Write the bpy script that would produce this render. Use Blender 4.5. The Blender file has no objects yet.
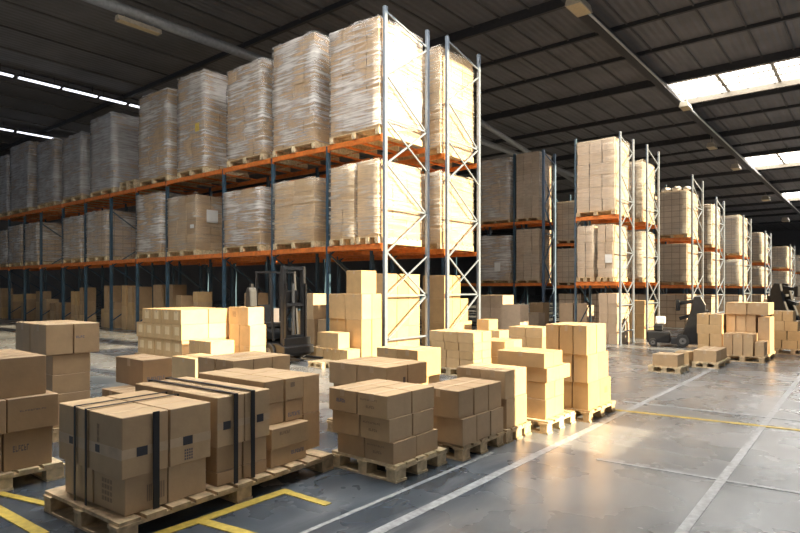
import bpy, bmesh, math, random
from mathutils import Vector, Matrix
random.seed(7)
S = bpy.context.scene
C = S.collection
PI = math.pi

# ------------------------------------------------------------------ camera, sky, sun, exposure
cam = bpy.data.cameras.new('camera')
cam.sensor_width = 36.0
cam.lens = 588 * 36 / 800
cam.shift_y = 21.5 / 800
cam.clip_end = 400
co = bpy.data.objects.new('camera', cam); C.objects.link(co)
co.location = (0, 0, 1.6)
co.rotation_euler = (PI / 2, 0, math.radians(39.2))
S.camera = co

W = bpy.data.worlds.new('daylight'); S.world = W
W.use_nodes = True
bg = W.node_tree.nodes['Background']
bg.inputs[0].default_value = (0.82, 0.90, 1.0, 1)
bg.inputs[1].default_value = 0.18

SUN_EL = math.radians(22.0)
sun = bpy.data.lights.new('sun', 'SUN')
sun.energy = 11.5
sun.color = (1.0, 0.79, 0.50)
sun.angle = math.radians(0.6)
so = bpy.data.objects.new('sun', sun); C.objects.link(so)
so.location = (20, 10, 20)
so.rotation_euler = Vector((-math.cos(SUN_EL), -0.03, -math.sin(SUN_EL))).to_track_quat('-Z', 'Y').to_euler()

SKYLIGHT_STRENGTH = 10.0
S.view_settings.view_transform = 'Standard'
S.view_settings.look = 'None'
S.view_settings.gamma = 1.0
S.view_settings.use_curve_mapping = False
S.view_settings.exposure = 0.82

# ------------------------------------------------------------------ materials
def new_mat(name):
    m = bpy.data.materials.new(name); m.use_nodes = True
    nt = m.node_tree
    return m, nt, nt.nodes['Principled BSDF']

def node(nt, typ, **kw):
    n = nt.nodes.new(typ)
    for k, v in kw.items():
        if k in n.inputs: n.inputs[k].default_value = v
        else: setattr(n, k, v)
    return n

def ramp(nt, stops):
    r = nt.nodes.new('ShaderNodeValToRGB')
    e = r.color_ramp.elements
    e[0].position, e[0].color = stops[0][0], (*stops[0][1], 1)
    e[1].position, e[1].color = stops[1][0], (*stops[1][1], 1)
    for p, c in stops[2:]:
        x = e.new(p); x.color = (*c, 1)
    return r

def mix(nt, a, b, f, mode='MIX'):
    n = nt.nodes.new('ShaderNodeMix'); n.data_type = 'RGBA'; n.blend_type = mode
    for sock, v in ((n.inputs[0], f), (n.inputs[6], a), (n.inputs[7], b)):
        if hasattr(v, 'is_linked'): nt.links.new(v, sock)
        elif isinstance(v, (int, float)): sock.default_value = v
        else: sock.default_value = (*v, 1)
    return n.outputs[2]

def simple(name, col, rough=0.5, metal=0.0, var=0.15, scale=9.0, bump=0.0):
    m, nt, b = new_mat(name)
    tc = node(nt, 'ShaderNodeTexCoord')
    nz = node(nt, 'ShaderNodeTexNoise', Scale=scale, Detail=4.0)
    nt.links.new(tc.outputs['Object'], nz.inputs['Vector'])
    lo = tuple(c * (1 - var) for c in col); hi = tuple(min(1, c * (1 + var)) for c in col)
    r = ramp(nt, [(0.3, lo), (0.7, hi)])
    nt.links.new(nz.outputs['Fac'], r.inputs['Fac'])
    nt.links.new(r.outputs['Color'], b.inputs['Base Color'])
    b.inputs['Roughness'].default_value = rough
    b.inputs['Metallic'].default_value = metal
    if bump:
        bp = node(nt, 'ShaderNodeBump', Strength=bump, Distance=0.01)
        nt.links.new(nz.outputs['Fac'], bp.inputs['Height'])
        nt.links.new(bp.outputs['Normal'], b.inputs['Normal'])
    return m

def cardboard(name, c0, c1):
    m, nt, b = new_mat(name)
    tc = node(nt, 'ShaderNodeTexCoord'); oi = node(nt, 'ShaderNodeObjectInfo')
    r = ramp(nt, [(0.0, c0), (1.0, c1)])
    nt.links.new(oi.outputs['Random'], r.inputs['Fac'])
    nz = node(nt, 'ShaderNodeTexNoise', Scale=5.0, Detail=6.0, Roughness=0.6)
    nt.links.new(tc.outputs['Object'], nz.inputs['Vector'])
    r2 = ramp(nt, [(0.3, (0.86, 0.86, 0.86)), (0.7, (1.05, 1.04, 1.02))])
    nt.links.new(nz.outputs['Fac'], r2.inputs['Fac'])
    nt.links.new(mix(nt, r.outputs['Color'], r2.outputs['Color'], 1.0, 'MULTIPLY'), b.inputs['Base Color'])
    b.inputs['Roughness'].default_value = 0.48
    b.inputs['Specular IOR Level'].default_value = 0.5
    wv = node(nt, 'ShaderNodeTexNoise', Scale=28.0, Detail=2.0)
    nt.links.new(tc.outputs['Object'], wv.inputs['Vector'])
    bp = node(nt, 'ShaderNodeBump', Strength=0.12, Distance=0.01)
    nt.links.new(wv.outputs['Fac'], bp.inputs['Height'])
    nt.links.new(bp.outputs['Normal'], b.inputs['Normal'])
    return m

M = {}
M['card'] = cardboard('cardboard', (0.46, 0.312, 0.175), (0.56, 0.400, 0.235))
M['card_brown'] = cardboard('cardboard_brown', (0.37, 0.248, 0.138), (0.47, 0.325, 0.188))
M['card_gold_lit'] = cardboard('cardboard_gold_lit', (0.52, 0.345, 0.165), (0.60, 0.42, 0.225))  # golden tone has warm bounced sunlight put into the cardboard colour
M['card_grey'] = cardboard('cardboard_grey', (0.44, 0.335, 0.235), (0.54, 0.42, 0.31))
M['tape'] = simple('packing_tape', (0.52, 0.39, 0.25), 0.28)
M['print'] = simple('dark_print', (0.14, 0.12, 0.12), 0.6)
M['print_blue'] = simple('blue_print', (0.17, 0.18, 0.24), 0.6)
M['print_faint'] = simple('faint_print', (0.27, 0.19, 0.12), 0.6)
M['black_label'] = simple('black_label', (0.035, 0.035, 0.045), 0.4)
M['paper'] = simple('paper', (0.72, 0.72, 0.70), 0.6, var=0.05)
M['paper_tan'] = simple('paper_tan', (0.72, 0.58, 0.36), 0.6, var=0.08)
M['strap'] = simple('strap_black', (0.012, 0.012, 0.016), 0.4)
M['wood'] = simple('pallet_wood', (0.50, 0.37, 0.22), 0.75, var=0.35, scale=14, bump=0.3)
M['wood_pale'] = simple('pallet_wood_pale', (0.60, 0.48, 0.30), 0.75, var=0.3, scale=14, bump=0.3)
M['beam'] = simple('orange_beam', (0.66, 0.185, 0.033), 0.42, var=0.2)
M['blue'] = simple('blue_post', (0.035, 0.075, 0.115), 0.4, var=0.2)
M['steel'] = simple('grey_steel', (0.20, 0.24, 0.29), 0.40, metal=0.2, var=0.12)
M['steel_blue'] = simple('steel_blue', (0.12, 0.18, 0.27), 0.4, metal=0.2, var=0.15)
M['black'] = simple('black_metal', (0.014, 0.015, 0.017), 0.42, var=0.3)
M['rubber'] = simple('rubber', (0.03, 0.03, 0.03), 0.7)
M['hub'] = simple('wheel_hub', (0.16, 0.16, 0.155), 0.5)
M['seat'] = simple('seat_vinyl', (0.06, 0.062, 0.066), 0.45)
M['truck_grey'] = simple('truck_grey', (0.030, 0.032, 0.035), 0.7)
M['truck_tan'] = simple('truck_tan', (0.26, 0.21, 0.13), 0.5)
M['white_plastic'] = simple('white_plastic', (0.68, 0.67, 0.64), 0.45, var=0.06)
M['roof'] = None
M['lamp_body'] = simple('lamp_body', (0.52, 0.46, 0.36), 0.5)
M['duct'] = simple('duct_galvanised', (0.42, 0.43, 0.44), 0.4, metal=0.3)
M['yellow_line'] = simple('yellow_paint', (0.46, 0.34, 0.06), 0.5, var=0.25, scale=20)
M['white_line'] = simple('white_paint', (0.30, 0.31, 0.32), 0.4, var=0.4, scale=20)
M['wall'] = simple('wall_panel', (0.16, 0.16, 0.17), 0.8)
M['frame'] = simple('skylight_frame', (0.52, 0.46, 0.37), 0.5)
M['roofbeam'] = simple('roof_steel', (0.055, 0.054, 0.057), 0.55)
M['purlin'] = simple('roof_purlin_steel', (0.105, 0.098, 0.098), 0.6)
M['curb'] = simple('skylight_curb', (0.115, 0.095, 0.068), 0.6)
M['yellow_sheet'] = simple('yellow_sheet', (0.62, 0.44, 0.08), 0.6)
M['purple'] = simple('violet_plastic', (0.16, 0.08, 0.10), 0.6)

def emit(name, col, s):
    m = bpy.data.materials.new(name); m.use_nodes = True
    nt = m.node_tree; nt.nodes.clear()
    e = node(nt, 'ShaderNodeEmission'); e.inputs[0].default_value = (*col, 1); e.inputs[1].default_value = s
    o = node(nt, 'ShaderNodeOutputMaterial'); nt.links.new(e.outputs[0], o.inputs[0])
    return m
M['sky_pane'] = emit('skylight_glazing', (1.0, 0.97, 0.92), SKYLIGHT_STRENGTH)
M['tube'] = emit('lamp_tube', (0.86, 0.90, 1.0), 1.6)

def roof_mat():
    m, nt, b = new_mat('corrugated_roof')
    tc = node(nt, 'ShaderNodeTexCoord')
    sx = node(nt, 'ShaderNodeSeparateXYZ'); nt.links.new(tc.outputs['Object'], sx.inputs[0])
    mu = node(nt, 'ShaderNodeMath', operation='MULTIPLY'); mu.inputs[1].default_value = 22.0
    nt.links.new(sx.outputs['X'], mu.inputs[0])
    sn = node(nt, 'ShaderNodeMath', operation='SINE'); nt.links.new(mu.outputs[0], sn.inputs[0])
    bp = node(nt, 'ShaderNodeBump', Strength=0.5, Distance=0.03)
    nt.links.new(sn.outputs[0], bp.inputs['Height']); nt.links.new(bp.outputs['Normal'], b.inputs['Normal'])
    nz = node(nt, 'ShaderNodeTexNoise', Scale=0.6, Detail=5.0)
    nt.links.new(tc.outputs['Object'], nz.inputs['Vector'])
    r = ramp(nt, [(0.3, (0.155, 0.150, 0.155)), (0.7, (0.22, 0.212, 0.22))])
    nt.links.new(nz.outputs['Fac'], r.inputs['Fac']); nt.links.new(r.outputs['Color'], b.inputs['Base Color'])
    b.inputs['Roughness'].default_value = 0.6
    return m
M['roof'] = roof_mat()

def floor_mat():
    m, nt, b = new_mat('polished_concrete')
    tc = node(nt, 'ShaderNodeTexCoord')
    n1 = node(nt, 'ShaderNodeTexNoise', Scale=0.55, Detail=6.0, Roughness=0.52)
    nt.links.new(tc.outputs['Object'], n1.inputs['Vector'])
    r1 = ramp(nt, [(0.32, (0.10, 0.108, 0.116)), (0.68, (0.205, 0.212, 0.218))])
    nt.links.new(n1.outputs['Fac'], r1.inputs['Fac'])
    mp = node(nt, 'ShaderNodeMapping'); mp.inputs['Scale'].default_value = (2.4, 0.7, 1); mp.inputs['Rotation'].default_value = (0, 0, 0.5)
    nt.links.new(tc.outputs['Object'], mp.inputs['Vector'])
    n2 = node(nt, 'ShaderNodeTexNoise', Scale=1.5, Detail=8.0, Roughness=0.62, Distortion=0.35)
    nt.links.new(mp.outputs[0], n2.inputs['Vector'])
    r2 = ramp(nt, [(0.46, (0, 0, 0)), (0.80, (1, 1, 1))])
    r1.color_ramp.interpolation = r2.color_ramp.interpolation = 'EASE'
    nt.links.new(n2.outputs['Fac'], r2.inputs['Fac'])
    mul = node(nt, 'ShaderNodeMath', operation='MULTIPLY'); mul.inputs[1].default_value = 0.42
    nt.links.new(r2.outputs['Color'], mul.inputs[0])
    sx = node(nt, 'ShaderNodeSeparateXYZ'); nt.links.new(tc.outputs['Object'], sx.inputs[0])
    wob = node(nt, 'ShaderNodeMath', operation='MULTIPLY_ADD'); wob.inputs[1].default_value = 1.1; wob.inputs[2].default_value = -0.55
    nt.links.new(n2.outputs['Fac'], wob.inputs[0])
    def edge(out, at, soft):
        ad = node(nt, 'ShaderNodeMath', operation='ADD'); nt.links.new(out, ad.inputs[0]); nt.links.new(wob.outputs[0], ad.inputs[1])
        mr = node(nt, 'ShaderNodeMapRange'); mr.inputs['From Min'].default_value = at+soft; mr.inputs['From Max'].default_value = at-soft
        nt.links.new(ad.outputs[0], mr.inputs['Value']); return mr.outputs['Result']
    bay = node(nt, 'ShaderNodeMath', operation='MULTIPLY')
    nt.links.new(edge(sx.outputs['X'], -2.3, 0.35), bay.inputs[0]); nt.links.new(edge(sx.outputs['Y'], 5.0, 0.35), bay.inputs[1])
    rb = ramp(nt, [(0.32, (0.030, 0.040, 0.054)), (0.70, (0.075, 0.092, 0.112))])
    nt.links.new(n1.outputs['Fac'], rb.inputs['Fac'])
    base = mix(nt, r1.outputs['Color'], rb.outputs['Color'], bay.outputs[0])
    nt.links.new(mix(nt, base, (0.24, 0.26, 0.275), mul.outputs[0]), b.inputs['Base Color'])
    n3 = node(nt, 'ShaderNodeTexNoise', Scale=1.4, Detail=4.0, Roughness=0.5)
    nt.links.new(tc.outputs['Object'], n3.inputs['Vector'])
    r3 = ramp(nt, [(0.3, (0.22, 0.22, 0.22)), (0.75, (0.34, 0.34, 0.34))])
    nt.links.new(n3.outputs['Fac'], r3.inputs['Fac']); nt.links.new(r3.outputs['Color'], b.inputs['Roughness'])
    b.inputs['Specular IOR Level'].default_value = 0.6
    bp = node(nt, 'ShaderNodeBump', Strength=0.015, Distance=0.01)
    nt.links.new(n3.outputs['Fac'], bp.inputs['Height']); nt.links.new(bp.outputs['Normal'], b.inputs['Normal'])
    return m
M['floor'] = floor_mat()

def film_mat(name, lo, hi, tint):
    m, nt, b = new_mat(name)
    tc = node(nt, 'ShaderNodeTexCoord')
    mp = node(nt, 'ShaderNodeMapping'); mp.inputs['Scale'].default_value = (0.55, 0.55, 9.0); mp.inputs['Rotation'].default_value = (0.09, 0.15, 0)
    nt.links.new(tc.outputs['Object'], mp.inputs['Vector'])
    nz = node(nt, 'ShaderNodeTexNoise', Scale=2.0, Detail=6.0, Roughness=0.62, Distortion=0.15)
    nt.links.new(mp.outputs[0], nz.inputs['Vector'])
    oi = node(nt, 'ShaderNodeObjectInfo')
    n2 = node(nt, 'ShaderNodeTexNoise', Scale=1.1, Detail=3.0, noise_dimensions='4D')
    nt.links.new(tc.outputs['Object'], n2.inputs['Vector'])
    m10 = node(nt, 'ShaderNodeMath', operation='MULTIPLY'); m10.inputs[1].default_value = 40.0
    nt.links.new(oi.outputs['Random'], m10.inputs[0]); nt.links.new(m10.outputs[0], n2.inputs['W'])
    su = node(nt, 'ShaderNodeMath', operation='ADD'); nt.links.new(nz.outputs['Fac'], su.inputs[0])
    sc = node(nt, 'ShaderNodeMath', operation='MULTIPLY'); sc.inputs[1].default_value = 0.75
    nt.links.new(n2.outputs['Fac'], sc.inputs[0]); nt.links.new(sc.outputs[0], su.inputs[1])
    r = ramp(nt, [(0.37, (lo, lo, lo)), (0.53, (hi, hi, hi))])
    hf = node(nt, 'ShaderNodeMath', operation='MULTIPLY'); hf.inputs[1].default_value = 0.5
    nt.links.new(su.outputs[0], hf.inputs[0]); nt.links.new(hf.outputs[0], r.inputs['Fac'])
    b.inputs['Base Color'].default_value = (*tint, 1)
    b.inputs['Roughness'].default_value = 0.28
    b.inputs['Specular IOR Level'].default_value = 0.55
    bp = node(nt, 'ShaderNodeBump', Strength=0.5, Distance=0.03)
    nt.links.new(nz.outputs['Fac'], bp.inputs['Height']); nt.links.new(bp.outputs['Normal'], b.inputs['Normal'])
    t = node(nt, 'ShaderNodeBsdfTransparent')
    ms = node(nt, 'ShaderNodeMixShader')
    nt.links.new(r.outputs['Color'], ms.inputs[0]); nt.links.new(t.outputs[0], ms.inputs[1]); nt.links.new(b.outputs[0], ms.inputs[2])
    nt.links.new(ms.outputs[0], nt.nodes['Material Output'].inputs[0])
    return m
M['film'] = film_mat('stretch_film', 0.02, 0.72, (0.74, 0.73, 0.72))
M['film_heavy_dim'] = film_mat('stretch_film_heavy_dim', 0.30, 0.90, (0.52, 0.53, 0.56))  # denser film, tint darkened to paint in the light falloff on the left
M['film_clear'] = film_mat('stretch_film_clear', 0.02, 0.48, (0.74, 0.70, 0.62))

M['film_faint'] = film_mat('stretch_film_faint', 0.01, 0.26, (0.72, 0.69, 0.63))

def block_mat(name, c1, c2, mortar, bw, bh):
    """Goods of identical cartons in tidy courses: the courses are the surface pattern of one load."""
    m, nt, b = new_mat(name)
    tc = node(nt, 'ShaderNodeTexCoord')
    sx = node(nt, 'ShaderNodeSeparateXYZ'); nt.links.new(tc.outputs['Object'], sx.inputs[0])
    ad = node(nt, 'ShaderNodeMath', operation='ADD'); nt.links.new(sx.outputs['X'], ad.inputs[0]); nt.links.new(sx.outputs['Y'], ad.inputs[1])
    cb = node(nt, 'ShaderNodeCombineXYZ'); nt.links.new(ad.outputs[0], cb.inputs[0]); nt.links.new(sx.outputs['Z'], cb.inputs[1])
    br = node(nt, 'ShaderNodeTexBrick', offset=0.0)
    br.inputs['Color1'].default_value = (*c1, 1); br.inputs['Color2'].default_value = (*c2, 1); br.inputs['Mortar'].default_value = (*mortar, 1)
    br.inputs['Scale'].default_value = 1.0; br.inputs['Mortar Size'].default_value = 0.010
    br.inputs['Brick Width'].default_value = bw; br.inputs['Row Height'].default_value = bh
    nt.links.new(cb.outputs[0], br.inputs['Vector'])
    nt.links.new(br.outputs['Color'], b.inputs['Base Color'])
    b.inputs['Roughness'].default_value = 0.65
    bp = node(nt, 'ShaderNodeBump', Strength=0.6, Distance=0.02, invert=True)
    nt.links.new(br.outputs['Fac'], bp.inputs['Height']); nt.links.new(bp.outputs['Normal'], b.inputs['Normal'])
    return m
M['block'] = block_mat('carton_courses', (0.47, 0.36, 0.26), (0.40, 0.30, 0.21), (0.16, 0.11, 0.07), 0.34, 0.27)
M['block_small'] = block_mat('carton_courses_small', (0.50, 0.38, 0.27), (0.43, 0.325, 0.23), (0.18, 0.13, 0.09), 0.30, 0.235)

# ------------------------------------------------------------------ mesh helpers
class MB:
    def __init__(self): self.v = []; self.f = []
    def box(self, x0, x1, y0, y1, z0, z1):
        n = len(self.v)
        self.v += [(x0,y0,z0),(x1,y0,z0),(x1,y1,z0),(x0,y1,z0),(x0,y0,z1),(x1,y0,z1),(x1,y1,z1),(x0,y1,z1)]
        self.f += [tuple(n+i for i in q) for q in ((0,3,2,1),(4,5,6,7),(0,1,5,4),(1,2,6,5),(2,3,7,6),(3,0,4,7))]
        return self
    def bar(self, a, b, w, t):
        """A rectangular bar from a to b, w wide and t thick."""
        a, b = Vector(a), Vector(b); d = (b - a).normalized()
        up = Vector((0,0,1)) if abs(d.z) < 0.95 else Vector((1,0,0))
        s = d.cross(up).normalized() * (w/2); u = s.cross(d).normalized() * (t/2)
        n = len(self.v)
        for p in (a, b): self.v += [tuple(p-s-u), tuple(p+s-u), tuple(p+s+u), tuple(p-s+u)]
        self.f += [tuple(n+i for i in q) for q in ((0,1,2,3),(7,6,5,4),(0,4,5,1),(1,5,6,2),(2,6,7,3),(3,7,4,0))]
        return self
    def tube(self, a, b, r, seg=14, r2=None):
        a, b = Vector(a), Vector(b); d = (b - a).normalized(); r2 = r if r2 is None else r2
        up = Vector((0,0,1)) if abs(d.z) < 0.95 else Vector((1,0,0))
        s = d.cross(up).normalized(); u = s.cross(d).normalized()
        n = len(self.v)
        for p, q in ((a, r), (b, r2)):
            for k in range(seg):
                t = 2*PI*k/seg; self.v.append(tuple(p + s*(math.cos(t)*q) + u*(math.sin(t)*q)))
        for k in range(seg): self.f.append((n+k, n+(k+1)%seg, n+seg+(k+1)%seg, n+seg+k))
        self.f += [tuple(n+k for k in range(seg))[::-1], tuple(n+seg+k for k in range(seg))]
        return self
    def prism(self, pts, x0, x1, axis='y'):
        """A polygon (in x-z for axis y, y-z for axis x) pushed from x0 to x1 along the axis."""
        n = len(self.v); k = len(pts)
        for q in (x0, x1):
            for (p, z) in pts: self.v.append((p, q, z) if axis == 'y' else (q, p, z))
        for i in range(k): self.f.append((n+i, n+(i+1)%k, n+k+(i+1)%k, n+k+i))
        self.f += [tuple(n+i for i in range(k))[::-1], tuple(n+k+i for i in range(k))]
        return self
    def mesh(self, name, mat, bevel=0.0, seg=1, smooth=False):
        me = bpy.data.meshes.new(name)
        bm = bmesh.new()
        vs = [bm.verts.new(p) for p in self.v]
        for f in self.f:
            try: bm.faces.new([vs[i] for i in f])
            except ValueError: pass
        bmesh.ops.recalc_face_normals(bm, faces=bm.faces)
        if bevel:
            es = [e for e in bm.edges if len(e.link_faces) == 2 and e.calc_face_angle(0) > 0.6]
            bmesh.ops.bevel(bm, geom=es, offset=bevel, segments=seg, profile=0.6, affect='EDGES', clamp_overlap=True)
        bm.to_mesh(me); bm.free()
        me.materials.append(mat)
        if smooth:
            for p in me.polygons: p.use_smooth = True
        return me
    def build(self, name, mat, parent=None, **kw):
        return put(name, self.mesh(name, mat, **kw), parent)

def put(name, me, parent=None, loc=(0,0,0), rz=0.0):
    o = bpy.data.objects.new(name, me); C.objects.link(o)
    o.location = loc; o.rotation_euler = (0, 0, rz)
    if parent is not None: o.parent = parent
    return o

def tag(o, label, cat, group=None):
    if len(label.split()) > 16: print('LONG', label)
    o['label'] = label; o['category'] = cat
    if group: o['group'] = group
    return o

def empty(name, loc, rz=0.0):
    o = bpy.data.objects.new(name, None); C.objects.link(o)
    o.location = loc; o.rotation_euler = (0, 0, rz); o.empty_display_size = 0.2
    return o

def struct(name, mb, mat, **kw):
    o = mb.build(name, mat, **kw); o['kind'] = 'structure'; return o

ORD = ['first', 'second', 'third', 'fourth', 'fifth', 'sixth', 'seventh', 'eighth', 'ninth', 'tenth', 'eleventh', 'twelfth']

# ------------------------------------------------------------------ the building
XW, XE, YS, YN, ZR = 0.9, -62.0, -14.0, 126.0, 12.0
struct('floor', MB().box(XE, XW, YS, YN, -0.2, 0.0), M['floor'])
struct('wall_left', MB().box(XE-0.3, XE, YS, YN, -0.2, ZR), M['wall'])
struct('wall_back', MB().box(XE, XW, YN, YN+0.3, -0.2, ZR), M['wall'])
# the wall beyond the right edge of the frame: made-up openings (y0, y1, sill) shape where low sun and shade fall
openings = [(3.9, 5.4, 3.8), (5.72, 7.0, 1.15), (7.0, 8.42, 1.5), (9.2, 12.45, 2.3), (13.3, 15.1, 2.3), (15.2, 16.9, 1.2), (16.9, 20.8, 2.5), (25.0, 29.6, 1.9), (32.0, 36.6, 2.2), (41.0, 46.6, 2.2), (53.0, 60.0, 2.2), (71.0, 79.0, 2.2)]
prev = YS
for (a, b, sill) in openings:
    struct('wall_right', MB().box(XW, XW+0.25, prev, a, -0.2, ZR), M['wall'])
    struct('wall_right', MB().box(XW, XW+0.25, a, b, -0.2, sill), M['wall'])
    prev = b
struct('wall_right', MB().box(XW, XW+0.25, prev, YN, -0.2, ZR), M['wall'])
# roof with skylight strips across it
SKY = [(1.2, 5.8), (7.9, 12.2), (31.1, 35.1), (52.6, 58.5), (75.1, 81.6), (98.2, 104.0)]  # first strip is an added, unseen skylight that brightens the foreground carton tops
SKX = -8.49
REACH = {1: -12.5}  # the added strip is widened leftward to light more carton tops
prev = YS
wi = 0
for (a, b) in SKY:
    struct('ceiling', MB().box(XE, XW, prev, a, ZR, ZR+0.2), M['roof'])
    wi += 1; sx = REACH.get(wi, SKX)
    struct('ceiling', MB().box(XE, sx, a, b, ZR, ZR+0.2), M['roof'])
    prev = b
    ex = -2.6 if wi == 1 else XW
    if wi == 1: struct('ceiling', MB().box(ex, XW, a, b, ZR, ZR+0.2), M['roof'])
    w = struct('window_%d' % wi, MB().box(sx, ex, a, b, ZR+0.16, ZR+0.2), M['sky_pane'])
    for k in range(1, 4):
        y = a + (b-a)*k/4
        MB().box(sx, ex, y-0.10, y+0.10, ZR+0.04, ZR+0.15).build('glazing_bar', M['frame'], w)
    x = sx
    while x < ex:
        MB().box(x-0.08, x+0.08, a, b, ZR+0.02, ZR+0.14).build('glazing_bar', M['frame'], w); x += 2.3
    MB().box(sx, ex, a-0.10, a, ZR-0.14, ZR+0.0).build('sill', M['frame'], w)
    MB().box(sx, ex, b, b+0.12, ZR-0.27, ZR+0.0).build('sill', M['curb'], w)
struct('ceiling', MB().box(XE, XW, prev, YN, ZR, ZR+0.2), M['roof'])
for y, d in ((15.2, 0.2), (20.0, 0.36), (23.6, 0.16), (26.8, 0.16), (30.7, 0.36), (36.3, 0.24), (40.0, 0.16), (43.9, 0.36), (48.5, 0.16), (52.1, 0.3), (59.3, 0.3), (67.0, 0.3), (74.5, 0.3), (83.2, 0.3), (90.0, 0.3), (97.1, 0.3), (108.6, 0.3)):
    struct('roof_beam', MB().box(XE, XW, y-0.07, y+0.07, ZR-d, ZR), M['roofbeam'])
x = -60.5
k = 0
while x < 1.8:
    if abs(x + 8.5) > 0.3:
        for (p, q) in zip([YS]+[b for a, b in SKY], [a for a, b in SKY]+[YN]):
            if x < SKX-0.1: continue
            struct('roof_purlin', MB().box(x-0.03, x+0.03, p, q, ZR-0.06, ZR), M['purlin'])
        if x <= SKX-0.1 and x > -17.1:
            for (p, q) in ((YS, SKY[0][0]), (SKY[0][1], YN)): struct('roof_purlin', MB().box(x-0.03, x+0.03, p, q, ZR-0.06, ZR), M['purlin'])
        elif x <= SKX-0.1: struct('roof_purlin', MB().box(x-0.03, x+0.03, YS, YN, ZR-0.06, ZR), M['purlin'])
    x += 1.2 if x > -24 else 2.4

LN = [0]
def line(x0, x1, y0, y1, mat, rz=0.0):
    LN[0] += 1
    cx, cy = (x0+x1)/2, (y0+y1)/2
    o = MB().box(x0-cx, x1-cx, y0-cy, y1-cy, 0.0, 0.002+0.0005*LN[0]).build('floor_marking', M[mat]); o.location = (cx, cy, 0); o.rotation_euler = (0,0,rz)
    o['kind'] = 'structure'; return o
line(-2.59, -2.51, 2.2, 24, 'white_line')
line(-2.935, -2.895, 2.3, 5.0, 'white_line')
line(-1.19, -1.12, 3.6, 30, 'white_line', 0.012)
line(-2.05, 2, 5.53, 5.58, 'white_line', 0.07)
line(-2.8, 2, 8.5, 8.57, 'white_line', 0.05)
line(-2.8, 2, 7.95, 8.03, 'yellow_line', 0.10)
line(-3.67, -3.58, 1.9, 3.05, 'yellow_line')
line(-3.62, -3.15, 2.98, 3.05, 'yellow_line', 0.05)
line(-3.62, -2.9, 2.28, 2.36, 'yellow_line', 0.17)
line(-5.4, -4.2, 1.42, 1.50, 'yellow_line', 0.05)
line(-5.6, -4.6, 1.60, 1.66, 'yellow_line', 0.25)
line(-40, -11, 4.3, 4.4, 'yellow_line', 0.0)

# ------------------------------------------------------------------ builders: pallet, carton, load
CACHE = {}
def cached(key, fn):
    if key not in CACHE: CACHE[key] = fn()
    return CACHE[key]

def pallet(X0, X1, Y0, Y1, label, z=0.0, mat='wood', group=None, detail=True, along='x', rz=0.0, h=0.14):
    """A wooden pallet: deck boards, blocks and skids."""
    w, l = round(X1-X0, 2), round(Y1-Y0, 2)
    r = empty('pallet', ((X0+X1)/2, (Y0+Y1)/2, z), rz)
    tag(r, label, 'pallet', group)
    m = M[mat]
    a, b = (w, l) if along == 'x' else (l, w)      # boards run along a, set out along b
    rot = 0.0 if along == 'x' else PI/2
    def deck():
        mb = MB(); rng = random.Random(int(a*100+b*10)); n = max(5, int(b/0.17))
        pitch = b/n
        for k in range(n):
            c = -b/2 + pitch*(k+0.5); j = rng.uniform(-0.012, 0.012)
            mb.box(-a/2+j, a/2+j, c-pitch*0.40, c+pitch*0.40, h-0.024, h+rng.uniform(-0.003, 0))
        for s in (-1, 0, 1):                       # cross boards under the deck tie it into one piece
            x = s*(a/2-0.06); mb.box(x-0.055, x+0.055, -b/2, b/2, h-0.044, h-0.0235)
        return mb.mesh('deck', m)
    put('deck', cached(('deck', a, b, mat, h), deck), r, rz=rot)
    bw = min(0.10, a*0.16, b*0.2)
    if detail:
        blk = cached(('block', bw, mat, h), lambda: MB().box(-bw/2, bw/2, -bw*0.7, bw*0.7, 0.018, h-0.044).mesh('block', m, bevel=0.004))
        for sx in (-1, 0, 1):
            for sy in (-1, 0, 1):
                px, py = sx*(a/2-bw*0.6), sy*(b/2-bw*0.75)
                if along == 'x': put('block', blk, r, (px, py, 0))
                else: put('block', blk, r, (-py, px, 0), PI/2)
        sk = cached(('skid', a, bw, mat, b), lambda: MB().box(-a/2, a/2, -bw*0.7, bw*0.7, 0, 0.018).mesh('skid', m))
        for sy in (-1, 0, 1):
            py = sy*(b/2-bw*0.75)
            put('skid', sk, r, (0, py, 0) if along == 'x' else (-py, 0, 0), rot)
    else:
        st = cached(('bearer', a, b, mat, h), lambda: MB().box(-0.06, 0.06, -b/2, b/2, 0, h-0.044).mesh('bearer', m, bevel=0.004))
        for s in (-1, 0, 1):
            px = s*(a/2-0.06)
            put('bearer', st, r, (px, 0, 0) if along == 'x' else (0, px, 0), rot)
    return r

def carton_mesh(w, d, h, mat, seam):
    """A closed carton: slightly rounded edges and a grooved seam where its top flaps meet."""
    def make():
        a = w if seam == 'y' else d
        b = d if seam == 'y' else w
        g = 0.005
        pts = [(-a/2, 0), (a/2, 0), (a/2, h), (g, h), (0, h-0.007), (-g, h), (-a/2, h)]
        mb = MB(); mb.prism(pts, -b/2, b/2, 'y' if seam == 'y' else 'x')
        return mb.mesh('carton', M[mat], bevel=min(0.006, h*0.05))
    return cached(('carton', w, d, h, mat, seam), make)

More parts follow.
